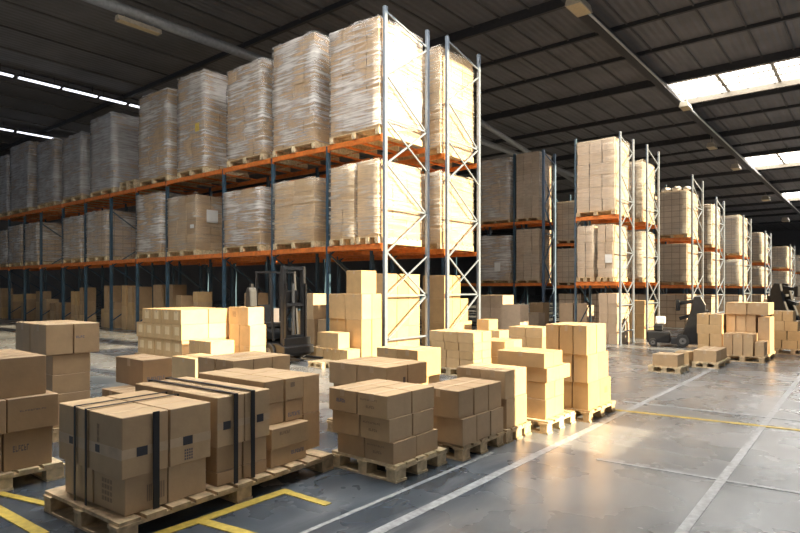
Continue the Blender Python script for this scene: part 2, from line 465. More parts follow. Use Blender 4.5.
RN = random.Random(3)
def carton(X0, X1, Y0, Y1, z0, z1, label, mat='card', seam='y', group=None, parent=None, tape=True, gap=0.006, jit=0.004):
    w, d, h = round(X1-X0-2*gap, 3), round(Y1-Y0-2*gap, 3), round(z1-z0-0.002, 3)
    cx, cy = (X0+X1)/2, (Y0+Y1)/2
    dx, dy = RN.uniform(-jit, jit), RN.uniform(-jit, jit)
    ox, oy, oz = (0, 0, 0) if parent is None else parent.location
    o = put('carton', carton_mesh(w, d, h, mat, seam), parent, (cx+dx-ox, cy+dy-oy, z0-oz), RN.uniform(-jit, jit)*1.2)
    if parent is None:
        tag(o, label, 'carton', group)
        if tape:
            e = 0.0015; tw = min(0.055, w*0.2, d*0.2); dn = min(0.075, h*0.3)
            def mk():
                if seam == 'y':
                    return MB().prism([(-d/2-e, h-dn), (-d/2-e, h+e), (d/2+e, h+e), (d/2+e, h-dn), (d/2, h-dn), (d/2, h), (-d/2, h), (-d/2, h-dn)], -tw/2, tw/2, 'x').mesh('packing_tape', M['tape'])
                return MB().prism([(-w/2-e, h-dn), (-w/2-e, h+e), (w/2+e, h+e), (w/2+e, h-dn), (w/2, h-dn), (w/2, h), (-w/2, h), (-w/2, h-dn)], -tw/2, tw/2, 'y').mesh('packing_tape', M['tape'])
            put('packing_tape', cached(('tape', w, d, h, seam), mk), o)
    o['dims'] = (w, d, h)
    return o

def mark(o, face, u, v, w, h, kind='text', mat='print', name='printed_mark'):
    """A printed mark on a carton: on its -Y face ('f') or +X face ('r'); u, v = centre as fractions of the face."""
    W_, D_, H_ = o['dims']
    L = W_ if face == 'f' else D_
    c = (u-0.5)*L; z = v*H_
    rects = []
    rng = random.Random(int((u*97+v*31+w*1000)*10))
    if kind == 'block': rects.append((c-w/2, c+w/2, z-h/2, z+h/2))
    elif kind == 'barcode':
        n = 9
        for k in range(n):
            a = c-w/2+w*k/n; rects.append((a, a+w/n*(0.35+0.4*rng.random()), z-h/2, z+h/2))
    elif kind == 'grid':
        for i in range(4):
            for j in range(4):
                a = c-w/2+w*i/4; b = z-h/2+h*j/4; rects.append((a, a+w*0.17, b, b+h*0.17))
    else:
        n = max(4, int(w/0.02)); a = c-w/2; p = w/n
        for k in range(n):
            s = p*0.22; x0 = a+p*k
            rects.append((x0, x0+s, z-h/2, z+h/2))
            if k % 3 != 1: rects.append((x0+s, x0+p*0.72, z+h/2-h*0.24, z+h/2))
            if k % 2 == 0: rects.append((x0+s, x0+p*0.72, z-h*0.12, z+h*0.12))
            if k % 3 != 2: rects.append((x0+s, x0+p*0.72, z-h/2, z-h/2+h*0.24))
    mb = MB(); e = 0.0026 if name == 'black_label' else 0.0012
    for (a, b, z0, z1) in rects:
        if face == 'f': mb.box(a, b, -D_/2-e, -D_/2+0.001, z0, z1)
        else: mb.box(W_/2-0.001, W_/2+e, a, b, z0, z1)
    return mb.build(name, M[mat], o)

def band(o, face, v, h=0.06, mat='tape'):
    return mark(o, face, 0.5, v, (o['dims'][0] if face == 'f' else o['dims'][1])*0.995, h, 'block', mat, 'packing_tape')

LAY = {1: ['single'], 2: ['lower', 'upper'], 3: ['bottom', 'middle', 'top'], 4: ['bottom', 'second', 'third', 'top'], 5: ['bottom', 'second', 'third', 'fourth', 'top'], 6: ['bottom', 'second', 'third', 'fourth', 'fifth', 'top']}
def posword(i, nx, j, ny):
    fx = '' if nx == 1 else ('left' if i == 0 else 'right' if i == nx-1 else 'middle' if nx == 3 else ORD[i] + '-from-left')
    fy = '' if ny == 1 else ('front' if j == 0 else 'rear' if j == ny-1 else 'middle-row' if ny == 3 else ORD[j] + '-row')
    return (fy + ' ' + fx).strip() or 'whole'

def stack(desc, layers, mat='card', look='brown', group=None, z0=0.14, seam='y', tape=True, shell=True, jit=0.004):
    """layers: (height, X0, X1, Y0, Y1, nx, ny). Returns cartons keyed (layer, i, j)."""
    out = {}; z = z0; n = len(layers)
    for k, (h, X0, X1, Y0, Y1, nx, ny) in enumerate(layers):
        for i in range(nx):
            for j in range(ny):
                if shell and 0 < i < nx-1 and 0 < j < ny-1 and k < n-1: continue
                if shell and i < nx-1 and j > 0 and k < n-1: continue      # walled in by the cartons round it
                xa, xb = X0+(X1-X0)*i/nx, X0+(X1-X0)*(i+1)/nx
                ya, yb = Y0+(Y1-Y0)*j/ny, Y0+(Y1-Y0)*(j+1)/ny
                pw = posword(i, nx, j, ny)
                lab = f'{look} carton, {LAY[n][k]} layer, {pw}, {desc}' if n > 1 else f'{look} carton, {pw}, {desc}'
                lab = lab.replace(', whole', '')
                out[(k, i, j)] = carton(xa, xb, ya, yb, z, z+h, lab, mat, seam, group or ('cartons ' + desc), tape=tape and k == n-1, jit=jit)
        z += h
    return out

def film_mesh(w, d, h, mat, seed, top=0.05):
    mb_v = []; bm = bmesh.new()
    rng = random.Random(seed)
    nx, ny, nz = max(4, int(w/0.22)), max(4, int(d/0.22)), max(5, int(h/0.2))
    def P(i, j, k):
        return Vector((-w/2+w*i/nx, -d/2+d*j/ny, h*k/nz))
    idx = {}
    def V(i, j, k):
        if (i, j, k) not in idx:
            p = P(i, j, k)
            out = 0.012 + 0.022*rng.random()
            if i == 0: p.x -= out
            if i == nx: p.x += out
            if j == 0: p.y -= out
            if j == ny: p.y += out
            if k == nz: p.z += 0.006 + (top*rng.random()**2 if rng.random() < 0.6 else 0)
            elif k == 0: p.z += rng.uniform(0.006, 0.09)
            idx[(i, j, k)] = bm.verts.new(p)
        return idx[(i, j, k)]
    for k in range(nz):
        for i in range(nx):
            bm.faces.new((V(i,0,k), V(i+1,0,k), V(i+1,0,k+1), V(i,0,k+1)))
            bm.faces.new((V(i+1,ny,k), V(i,ny,k), V(i,ny,k+1), V(i+1,ny,k+1)))
        for j in range(ny):
            bm.faces.new((V(nx,j,k), V(nx,j+1,k), V(nx,j+1,k+1), V(nx,j,k+1)))
            bm.faces.new((V(0,j+1,k), V(0,j,k), V(0,j,k+1), V(0,j+1,k+1)))
    for i in range(nx):
        for j in range(ny):
            bm.faces.new((V(i,j,nz), V(i+1,j,nz), V(i+1,j+1,nz), V(i,j+1,nz)))
    me = bpy.data.meshes.new('stretch_film'); bm.to_mesh(me); bm.free()
    me.materials.append(M[mat])
    for p in me.polygons: p.use_smooth = True
    return me

SEED = [0]
def load(X0, X1, Y0, Y1, z0, z1, label, nx=4, ny=3, nz=6, film='film', mat='card', detail=True, group=None, lean=0.0, name='wrapped_load', pal=None, palmat='wood', palh=0.14, sheet=None, fullside=False, blockmat='block', palgroup=None):
    """A pallet load of cartons; where it is wrapped the film is a part. Its pallet is a thing of its own beneath."""
    SEED[0] += 1
    if z0 > 0.5: z0 += 0.004
    w, d = X1-X0, Y1-Y0
    if pal: pallet(X0-0.02, X1+0.02, Y0-0.02, Y1+0.02, pal, z0, palmat, detail=False, along='x', h=palh, group=palgroup)
    zb = z0 + (palh if pal else 0)
    h = z1-zb
    r = empty(name, ((X0+X1)/2, (Y0+Y1)/2, zb))
    tag(r, label, 'pallet load', group)
    if detail:
        ch = h/nz
        for k in range(nz):
            z = zb + ch*k
            for i in range(nx):
                carton(X0+w*i/nx, X0+w*(i+1)/nx, Y0, Y0+d/ny, z, z+ch, '', mat, parent=r, jit=0.010, gap=0.007, seam='y' if k % 2 else 'x')
            for j in range(1, ny):
                carton(X1-w/nx, X1, Y0+d*j/ny, Y0+d*(j+1)/ny, z, z+ch-0.006, '', mat, parent=r, jit=0.010, gap=0.007)
            carton(X0, X1-w/nx, Y0+d/ny, Y1, z, z+ch, '', mat, parent=r, jit=0.003)
    else:
        rng = random.Random(SEED[0])
        mb = MB(); j = lambda: rng.uniform(-0.02, 0.02)
        mb.box(-w/2, w/2, -d/2, d/2, 0, h)
        mb.build('carton_block', M[blockmat], r, bevel=0.012)
    if film:
        f = put('stretch_film', film_mesh(w, d, h, film, SEED[0]*7), r)
    if sheet:
        for (face, u, v, sw, sh, m_) in sheet:
            mb = MB(); e = 0.045
            if face == 'f': c = (u-0.5)*w; mb.box(c-sw/2, c+sw/2, -d/2-e-0.002, -d/2-e, h*v-sh/2, h*v+sh/2)
            else: c = (u-0.5)*d; mb.box(w/2+e, w/2+e+0.002, c-sw/2, c+sw/2, h*v-sh/2, h*v+sh/2)
            mb.build('shipping_sheet', M[m_], r)
    if lean: r.rotation_euler = (0, lean, 0)
    return r

# ------------------------------------------------------------------ builder: pallet rack
def rack(label, xs, Y0, Y1, levels, top, post=0.10, beamh=0.13, near=(0,), endmat='steel', postmat='blue', group=None, zig=1.05, inner=None):
    """xs: x of every upright frame from the aisle end inward. Posts, braces and beams are parts; connectors and feet sub-parts."""
    ox, oy = xs[0], Y0
    r = empty('pallet_rack', (ox, oy, 0)); tag(r, label, 'rack', group)
    p = post/2
    for n, x in enumerate(xs):
        lx = x-ox; mat = M[endmat] if n in near else M[postmat]
        tp = top if (n in near or inner is None) else inner
        for ly in (p, Y1-Y0-p):
            o = MB().box(lx-p*0.8, lx+p*0.8, ly-p, ly+p, 0.012, tp).build('upright_post', mat, r, bevel=0.006)
            MB().box(lx-p*1.5, lx+p*1.5, ly-p*1.4, ly+p*1.4, 0, 0.012).build('foot_plate', mat, o)
        a, b = p*2, Y1-Y0-p*2
        bt = post*0.42
        if n in near:
            z = 0.35; s = 0
            zs = []
            while z < top-0.25: zs.append(z); z += zig
            for q, z in enumerate(zs[:-1]):
                y0_, y1_ = (a, b) if q % 2 == 0 else (b, a)
                MB().bar((lx, y0_, z), (lx, y1_, zs[q+1]), bt*0.8, bt).build('brace', mat, r)
                if q % 2 == 1 or q == 0: MB().bar((lx, a, z+0.02), (lx, b, z+0.02), bt*0.8, bt).build('brace', mat, r)
                if q % 3 == 1: MB().bar((lx+bt*0.5, y1_, z+0.04), (lx+bt*0.5, y0_, zs[q+1]-0.04), bt*0.7, bt*0.8).build('brace', mat, r)
            MB().bar((lx, a, top-0.12), (lx, b, top-0.45), bt*0.8, bt).build('brace', mat, r)
        else:
            mb = MB(); z = 0.35; q = 0
            while z+zig < tp:
                y0_, y1_ = (a, b) if q % 2 == 0 else (b, a)
                mb.bar((lx, y0_, z), (lx, y1_, z+zig), bt*0.8, bt); z += zig; q += 1
            mb.build('bracing', mat, r)
    for n in range(len(xs)-1):
        x1, x0 = xs[n]-ox-p*0.8, xs[n+1]-ox+p*0.8
        for z in levels:
            for side, ly in ((0, -0.012), (1, Y1-Y0-0.05)):
                o = MB().box(x0, x1, ly, ly+0.062, z-beamh, z).build('beam', M['beam'], r, bevel=0.008)
                if side == 0:
                    for xx, sgn in ((x1, 1), (x0, -1)):
                        MB().box(xx-(0.012 if sgn > 0 else -0.0), xx+(0.0 if sgn > 0 else 0.012), ly-0.006, ly+0.07, z-beamh-0.05, z-0.004).build('beam_connector', M['beam'], o)
            mb = MB()
            for t in (0.18, 0.5, 0.82):
                xx = x0+(x1-x0)*t; mb.box(xx-0.03, xx+0.03, 0.05, Y1-Y0-0.05, z-0.05, z-0.005)
            for q in (0, ): mb.box(x0+0.02, x1-0.02, (Y1-Y0)/2-0.02, (Y1-Y0)/2+0.02, z-0.06, z-0.05)
            mb.build('pallet_support', M['beam'], r)
    return r

# ------------------------------------------------------------------ the long rack with its two runs
XS = [-9.04, -10.96, -13.17, -15.52, -18.82, -20.9, -22.95, -25.2, -27.43, -29.89, -31.9, -34.0, -36.4]
L1, L2 = 2.66, 5.24
rack('long double-tier rack with orange beams filling the left half, front run of two', XS, 10.48, 12.25, (L1, L2), 8.25, inner=L2-0.01)
rack('rear run of the long rack, its braced sunlit end standing behind the front run', XS[:7], 13.05, 14.76, (L1, L2), 8.4, near=(0,), inner=L2-0.01)
U = [(-10.79, -9.16, 8.04), (-13.05, -11.38, 8.27), (-15.22, -13.53, 8.1), (-18.0, -16.45, 8.49), (-20.60, -18.66, 8.39), (-24.5, -22.6, 8.3), (-27.2, -25.35, 8.0), (-30.0, -28.1, 8.2), (-33.5, -31.1, 8.55), (-36.2, -33.9, 8.3)]
YF, YB = 10.44, 12.1
for n, (a, b, t) in enumerate(U):
    lab = f'tall film-wrapped load on top tier of the long rack, {ORD[n]} from its sunlit end'
    load(a, b, YF, YB, L2, t, lab, nx=4 if n < 4 else 3, ny=3, nz=7, film='film' if n < 5 else 'film_heavy_dim', mat='card_brown' if n < 5 else 'card_grey', detail=n < 6, group='loads on the long rack top tier',
         pal=f'wooden pallet under the {ORD[n]} load from sunlit end, top tier of long rack', palh=0.17, palmat='wood_pale', palgroup='pallets on the long rack top tier',
         sheet=[('f', 0.78, 0.42, 0.22, 0.26, 'yellow_sheet')] if n == 3 else None)
Mid = [(-10.80, -9.97, 4.62), (-9.86, -9.18, 4.66), (-13.03, -11.40, 4.49), (-15.40, -13.65, 4.48), (-18.65, -16.95, 4.61), (-20.78, -19.11, 4.90), (-24.9, -23.2, 4.63), (-27.2, -25.4, 4.57), (-31.6, -30.05, 4.64), (-33.8, -32.15, 4.66), (-36.2, -34.1, 4.52)]
for n, (a, b, t) in enumerate(Mid):
    nth = 'second' if n == 0 else 'first' if n == 1 else ORD[n]
    lab = f'carton load on the lower tier of the long rack, {nth} from its sunlit end'
    load(a, b, YF, YB, L1, t, lab, nx=2 if n == 0 else 1 if n == 1 else 2 if n in (2,) else 3, ny=3, nz=[5, 4, 5, 6, 7, 7, 6, 6, 6, 6, 6][n],
         film=('film_clear' if n < 3 else 'film' if n == 3 else 'film_clear' if n == 4 else 'film'), mat='card' if n < 3 else 'card_brown' if n < 6 else 'card_grey', detail=n < 6, group='loads on the long rack lower tier',
         pal=f'wooden pallet under the {nth} load from sunlit end, lower tier of long rack', palh=0.17, palmat='wood_pale', palgroup='pallets on the long rack lower tier',
         sheet=[('r', 0.35, 0.62, 0.42, 0.42, 'paper'), ('f', 0.92, 0.42, 0.22, 0.12, 'paper')] if n == 4 else None)
pallet(-22.25, -21.0, 10.5, 11.7, 'spare pallet lying flat on the top tier between two wrapped loads, under another', L2+0.004, 'wood_pale', detail=False, h=0.16)
pallet(-22.2, -21.05, 10.5, 11.7, 'spare pallet topmost of the small pile between wrapped loads, top tier', L2+0.166, 'wood_pale', detail=False, h=0.16)
# the rear run: its end loads show beside and above the front run
for n, (a, b, z0, t, tier) in enumerate([(-10.8, -9.2, L2, 8.15, 'top'), (-10.8, -9.2, L1, 4.75, 'lower')]):
    load(a, b, 13.0, 14.65, z0, t, f'sunlit carton load on the {tier} tier at the end of the rear rack run', nx=3, ny=3, nz=7 if n == 0 else 5, film='film_clear', mat='card', group='loads on the rear run',
         pal=f'wooden pallet on the {tier} tier at the end of the rear rack run', palh=0.17, palgroup='pallets on the rear run')
for n in range(1, 6):
    a, b = XS[n+1]+0.25, XS[n]-0.25
    load(a, b, 13.0, 14.65, L1, 4.5, f'dim carton load on the rear run lower tier, {ORD[n]} from its sunlit end', film=None, detail=False, group='loads on the rear run', name='carton_load',
         pal=f'wooden pallet on the rear run lower tier, {ORD[n]} from its sunlit end', palh=0.17, palgroup='pallets on the rear run')
# sunlit cartons stacked on the ground in the end bays
stack('on the floor at the long rack sunlit end', [(0.65, -10.0, -9.2, 10.7, 12.1, 1, 3), (0.65, -10.0, -9.2, 10.7, 12.1, 1, 3), (0.65, -9.95, -9.2, 10.75, 12.1, 1, 3)], 'card_gold_lit', 'golden', z0=0.0)
stack('on the floor at the rear run end', [(0.65, -10.0, -9.2, 13.2, 14.6, 1, 3), (0.65, -10.0, -9.2, 13.2, 14.4, 1, 3), (0.65, -9.95, -9.2, 13.2, 14.0, 1, 2)], 'card_gold_lit', 'pale', z0=0.0)

# ------------------------------------------------------------------ racks farther down the aisle
def far_loads(desc, X0, X1, Y0, Y1, tiers, palgroup, film='film', nsplit=1, detail=False, mat='card_grey', bm='block_small', sheet=None):
    for (z0, z1, tier) in tiers:
        for s in range(nsplit):
            a, b = X0+(X1-X0)*s/nsplit, X0+(X1-X0)*(s+1)/nsplit-0.02
            side = '' if nsplit == 1 else (' left half,' if s == 0 else ' right half,')
            load(a+(0.04 if s else 0), b-(0.05 if nsplit > 1 else 0), Y0, Y1, z0, z1-(0.08 if tier == 'lower' else 0), f'carton load on the {tier} tier,{side} {desc}', nx=3 if nsplit == 1 else 2, ny=3, nz=6, film=film, mat=mat, detail=detail, group='carton loads in the far racks', blockmat=bm,
                 pal=f'wooden pallet on the {tier} tier,{side} {desc}', palh=0.13, palgroup=palgroup, sheet=sheet if (tier == 'lower' and s == nsplit-1) else None)

rack('shaded rack with blue posts standing in the gap behind the long rack', [-11.28, -12.67, -14.6, -16.6], 23.61, 24.85, (1.82, 4.55), 7.6, post=0.12, near=(0,), endmat='steel_blue', zig=1.2)
far_loads('first bay of the shaded blue-post rack', -12.54, -11.40, 23.55, 24.8, [(1.82, 4.27, 'lower'), (4.55, 7.55, 'top')], 'pallets in the shaded rack', film='film_faint', detail=True)
far_loads('second bay of the shaded blue-post rack', -14.36, -12.84, 23.55, 24.8, [(1.82, 4.05, 'lower'), (4.55, 7.5, 'top')], 'pallets in the shaded rack', detail=True, sheet=[('f', 0.6, 0.3, 0.3, 0.4, 'paper')])

rack('short single-bay rack with orange beams at the aisle, front of two', [-5.65, -6.95], 16.69, 17.88, (1.78, 3.68), 6.0, post=0.07, near=(0,), zig=0.75, beamh=0.11)
rack('slim rack standing close behind the short single-bay rack at the aisle', [-5.65, -6.95], 19.15, 20.45, (1.78, 3.68), 6.1, post=0.07, near=(0,), zig=0.75, beamh=0.11)
far_loads('short single-bay rack', -6.87, -5.75, 16.64, 17.85, [(3.68, 5.85, 'top')], 'pallets in the short rack', film='film_faint', detail=True)
far_loads('short single-bay rack', -6.87, -5.75, 16.64, 17.85, [(1.78, 3.48, 'lower')], 'pallets in the short rack', film='film_faint', nsplit=2, detail=True, sheet=[('f', 0.75, 0.35, 0.2, 0.24, 'paper')])
far_loads('slim rack behind the short one', -6.87, -5.75, 19.12, 20.4, [(1.78, 3.45, 'lower'), (3.68, 5.6, 'top')], 'pallets in the slim rack', film='film_clear', detail=True)
load(-6.28, -5.74, 16.75, 17.8, 0, 1.45, 'unwrapped tan carton column on the floor under the short rack', nx=2, ny=3, nz=5, film=None, mat='card_grey', name='carton_load', group='carton loads in the far racks')
load(-6.3, -5.74, 19.25, 20.3, 0, 1.2, 'unwrapped tan carton column on the floor under the slim rack', nx=1, ny=2, nz=3, film=None, mat='card_gold_lit', name='carton_load', group='carton loads in the far racks')

FAR = [('third rack down the aisle', -5.76, 25.36, 27.2, 1.45, 4, (5.5, 3.46)),
       ('fourth rack down the aisle', -6.26, 32.36, 34.3, 1.5, 2, (5.75, 3.48)),
       ('fifth rack down the aisle', -6.51, 41.4, 44.2, 1.6, 2, (6.1, 3.45)),
       ('sixth rack down the aisle', -6.96, 53.8, 57.0, 1.8, 2, (5.95, 3.35)),
       ('seventh rack down the aisle', -7.16, 72.4, 76.5, 2.0, 2, (5.9, 3.4)),
       ('last rack in the aisle', -7.6, 92.0, 96.0, 2.2, 2, (5.9, 3.4))]
for n, (nm, X, Y0, Y1, bay, nb, tops) in enumerate(FAR):
    xs = [X - bay*k for k in range(nb+1)]
    rack(f'orange-beamed {nm}, braced sunlit end facing the aisle', xs, Y0, Y1, (1.72, 3.62), 6.1, post=0.085+0.016*n, near=(0,), zig=0.9, beamh=0.13)
    for k in range(nb):
        where = f'{ORD[k]} bay of the {nm}'
        far_loads(where, xs[k+1]+0.15+0.01*n, xs[k]-0.15-0.01*n, Y0-0.06, Y1-0.1, [(1.72, tops[1], 'lower'), (3.62, tops[0], 'top')], 'pallets in the far racks', film='film_faint' if n == 0 or k else 'film_clear')
        load(xs[k+1]+0.2+0.02*n, xs[k]-0.2-0.02*n, Y0+0.05, Y1-0.2, 0, 1.35-0.1*n, f'carton load on the floor, {where}', film=None, detail=False, name='carton_load', blockmat='block', group='carton loads in the far racks')
def bag(x, y, z, r, label):
    bm = bmesh.new(); bmesh.ops.create_icosphere(bm, subdivisions=3, radius=r)
    rng = random.Random(int(x*100))
    for v in bm.verts:
        v.co *= 1+rng.uniform(-0.10, 0.10); v.co.z = max(v.co.z*0.62, -r*0.3)
    me = bpy.data.meshes.new('film_bundle'); bm.to_mesh(me); bm.free(); me.materials.append(M['white_plastic'])
    for p in me.polygons: p.use_smooth = True
    tag(put('film_bundle', me, None, (x, y, z+r*0.3)), label, 'film bundle', 'crumpled film bundles')
bag(-6.86, 25.9, 5.60, 0.18, 'crumpled white film bundle, left one, on top of the third rack load')
bag(-6.45, 25.9, 5.60, 0.19, 'crumpled white film bundle, middle one, on top of the third rack load')
bag(-6.07, 25.9, 5.60, 0.15, 'crumpled white film bundle, right one, on top of the third rack load')

# ------------------------------------------------------------------ floor stacks in front, near to far
DA = 'on the black-strapped pallet nearest the yellow lines'
N0 = set(C.objects)
pallet(-4.66, -3.64, 1.70, 3.67, 'long worn pallet under the two black-strapped carton stacks', mat='wood')
A = stack(DA, [(0.245, -4.54, -3.72, 1.79, 2.41, 2, 2), (0.395, -4.56, -3.70, 1.76, 2.43, 2, 2)], 'card', 'brown', tape=False)
for key in ((1, 0, 0), (1, 1, 0)):
    band(A[key], 'f', 0.40, 0.07); mark(A[key], 'f', 0.45 if key[1] == 0 else 0.28, 0.40, 0.055, 0.05, 'block', 'black_label', 'black_label')
for key in ((1, 1, 0), (1, 1, 1)):
    band(A[key], 'r', 0.40, 0.06); mark(A[key], 'r', 0.42, 0.40, 0.075, 0.06, 'block', 'black_label', 'black_label')
mark(A[(1, 1, 1)], 'r', 0.45, 0.16, 0.07, 0.08, 'grid', 'print')
mark(A[(0, 1, 0)], 'r', 0.72, 0.45, 0.13, 0.11, 'barcode', 'print_faint')
mark(A[(0, 1, 0)], 'f', 0.45, 0.55, 0.14, 0.16, 'grid', 'print_faint')
mark(A[(1, 1, 0)], 'f', 0.30, 0.66, 0.03, 0.12, 'text', 'print_faint')
DB = 'on the second black-strapped stack, just behind the nearest one'
B = stack(DB, [(0.10, -4.78, -3.72, 2.49, 2.97, 2, 2), (0.19, -4.78, -3.72, 2.49, 2.97, 2, 2), (0.37, -4.82, -3.69, 2.47, 2.98, 2, 2)], 'card', 'brown', tape=False)
for j in (0, 1):
    band(B[(2, 1, j)], 'r', 0.42, 0.05); mark(B[(2, 1, j)], 'r', 0.35 if j == 0 else 0.6, 0.42, 0.065, 0.06, 'block', 'black_label', 'black_label')
def strap_y(x, y0, y1, z0, z1, label, w=0.022):
    t = 0.004
    mb = MB().prism([(y0, z0), (y0, z1), (y1, z1), (y1, z0), (y1-t, z0), (y1-t, z1-t), (y0+t, z1-t), (y0+t, z0)], x-w/2, x+w/2, 'x')
    tag(mb.build('strap', M['strap']), label, 'strap', 'black straps')
def strap_x(y, x0, x1, z0, z1, label, w=0.03):
    t = 0.004
    mb = MB().prism([(x0, z0), (x0, z1), (x1, z1), (x1, z0), (x1-t, z0), (x1-t, z1-t), (x0+t, z1-t), (x0+t, z0)], y-w/2, y+w/2, 'y')
    tag(mb.build('strap', M['strap']), label, 'strap', 'black straps')
strap_y(-4.29, 1.748, 2.445, 0.14, 0.790, 'left of two thin black straps over the nearest carton stack')
strap_y(-4.135, 1.748, 2.445, 0.14, 0.790, 'right of two thin black straps over the nearest carton stack')
o = MB().box(-3.694, -3.688, 1.97, 2.015, 0.145, 0.785).build('strap', M['strap']); tag(o, 'broad black strap hanging down the right side of the nearest carton stack', 'strap', 'black straps')
strap_x(2.63, -4.83, -3.678, 0.14, 0.812, 'broad black strap over the second stack, nearer to the camera', 0.038)
strap_x(2.79, -4.83, -3.678, 0.14, 0.812, 'broad black strap over the second stack, farther from the camera', 0.038)

DC = 'unstrapped, at the far end of the strapped pallet'
Cc = stack(DC, [(0.15, -4.75, -3.74, 3.02, 3.43, 2, 1), (0.17, -4.75, -3.72, 3.01, 3.44, 2, 1), (0.18, -4.75, -3.84, 3.05, 3.48, 2, 2), (0.19, -4.75, -3.83, 3.04, 3.48, 2, 2)], 'card', 'brown', tape=False)
mark(Cc[(0, 1, 0)], 'r', 0.75, 0.55, 0.15, 0.03, 'text', 'print_blue'); mark(Cc[(1, 1, 0)], 'r', 0.35, 0.72, 0.12, 0.025, 'text', 'print_faint'); mark(Cc[(2, 1, 1)], 'r', 0.5, 0.3, 0.14, 0.035, 'text', 'print_blue'); mark(Cc[(3, 1, 1)], 'r', 0.4, 0.7, 0.05, 0.04, 'grid', 'print')
DC2 = 'in the last narrow column on the strapped pallet'
stack(DC2, [(0.33, -4.62, -3.90, 3.54, 3.76, 2, 1), (0.34, -4.62, -3.90, 3.54, 3.76, 2, 1)], 'card', 'brown', tape=False)
# the two strapped stacks and their pallet stand a little askew
pv = Vector((-3.70, 1.76, 0)); rot = Matrix.Rotation(math.radians(3.0), 4, 'Z')
for o in [q for q in C.objects if q not in N0 and q.parent is None]:
    o.location = pv + rot @ (o.location - pv); o.rotation_euler.z += math.radians(3.0)
D3 = 'in the wide stack behind the second strapped stack'
pallet(-6.75, -5.85, 4.05, 5.1, 'pallet under the wide brown stack left of the forklift', mat='wood')
stack(D3, [(0.28, -6.65, -5.9, 4.12, 5.0, 2, 3), (0.32, -6.65, -5.9, 4.12, 5.0, 2, 3)], 'card', 'brown')
# the small open carton resting on the second strapped stack
o = carton(-5.92, -5.37, 2.75, 3.06, 0.662, 0.92, 'small brown carton perched alone on the low stack behind the strapped cartons', 'card_brown', 'y', tape=True)
mark(o, 'r', 0.45, 0.28, 0.18, 0.035, 'text', 'print_blue')
stack('in the low stack behind the nearest strapped cartons', [(0.26, -5.62, -4.94, 2.52, 3.3, 2, 2), (0.26, -5.66, -4.92, 2.50, 3.3, 2, 2)], 'card_brown', 'dark brown')
pallet(-5.7, -4.94, 2.50, 3.35, 'pallet under the low stack with one small carton on top', mat='wood')

D4 = 'on the centre pallet beside the white floor line'
pallet(-3.82, -3.06, 3.70, 4.44, 'pale pallet in the centre carrying three layers of printed cartons', mat='wood_pale')
S4 = stack(D4, [(0.182, -3.76, -3.10, 3.71, 4.36, 2, 2), (0.195, -3.80, -3.12, 3.69, 4.32, 2, 2), (0.195, -3.83, -3.13, 3.67, 4.34, 2, 2)], 'card', 'brown', tape=True)
for k in range(3):
    mark(S4[(k, 1, 0)], 'f', 0.45, 0.42, 0.10, 0.022, 'text', 'print_faint')
    mark(S4[(k, 1, 0)], 'f', 0.40, 0.72, 0.20, 0.014, 'text', 'print_faint')
mark(S4[(2, 0, 0)], 'f', 0.45, 0.5, 0.11, 0.03, 'text', 'print_blue')
D5 = 'in the stack behind the centre pallet'
pallet(-4.80, -3.93, 4.58, 5.35, 'pallet under the stack behind the centre pallet', mat='wood')
S5 = stack(D5, [(0.20, -4.75, -3.97, 4.63, 5.26, 2, 2), (0.20, -4.75, -3.97, 4.63, 5.26, 2, 2), (0.24, -4.79, -3.92, 4.60, 5.30, 2, 2)], 'card', 'brown')
mark(S5[(2, 1, 0)], 'r', 0.85, 0.3, 0.04, 0.08, 'barcode', 'print')
stack('in the pale sunlit stack close behind the centre pallets', [(0.34, -5.1, -4.42, 5.75, 6.25, 2, 1), (0.35, -5.1, -4.40, 5.75, 6.25, 2, 1)], 'card_gold_lit', 'pale', z0=0.14)
pallet(-5.15, -4.38, 5.7, 6.3, 'pallet under the pale sunlit stack behind the centre pallets', mat='wood_pale')

D6 = 'on the half-shaded pallet right of the centre one'
pallet(-3.55, -2.97, 4.56, 5.33, 'pallet under the half-shaded stack right of the centre pallet', mat='wood')
stack(D6, [(0.25, -3.45, -2.97, 4.55, 5.32, 1, 3), (0.26, -3.47, -2.99, 4.53, 5.32, 1, 3)], 'card_brown', 'brown')
stack('sunlit, right behind the half-shaded stack', [(0.31, -3.60, -2.98, 5.40, 5.86, 2, 1), (0.29, -3.60, -2.98, 5.38, 5.86, 2, 1)], 'card', 'pale')
pallet(-3.64, -2.96, 5.36, 5.92, 'pallet under the pale stack between half-shaded and golden stacks', mat='wood')
D7 = 'on the golden stack left of the tall one'
pallet(-3.36, -2.80, 5.98, 6.75, 'bright yellowish pallet left of the tall golden stack', mat='wood_pale')
stack(D7, [(0.22, -3.18, -2.86, 6.06, 6.56, 1, 2), (0.19, -3.18, -2.86, 6.06, 6.56, 1, 2), (0.16, -3.20, -2.84, 6.05, 6.70, 1, 2), (0.17, -3.46, -2.86, 6.02, 6.52, 1, 2)], 'card_gold_lit', 'golden')
D8 = 'of the tall golden stack by the white line'
pallet(-3.17, -2.66, 6.82, 7.70, 'pallet under the tall golden stack by the white line', mat='wood')
S8 = stack(D8, [(0.325, -3.10, -2.68, 6.84, 7.60, 2, 2), (0.335, -3.06, -2.68, 6.82, 7.52, 2, 2), (0.355, -3.22, -2.68, 6.80, 7.42, 3, 2)], 'card_gold_lit', 'golden')
mark(S8[(0, 1, 1)], 'r', 0.55, 0.55, 0.10, 0.08, 'text', 'print_faint')
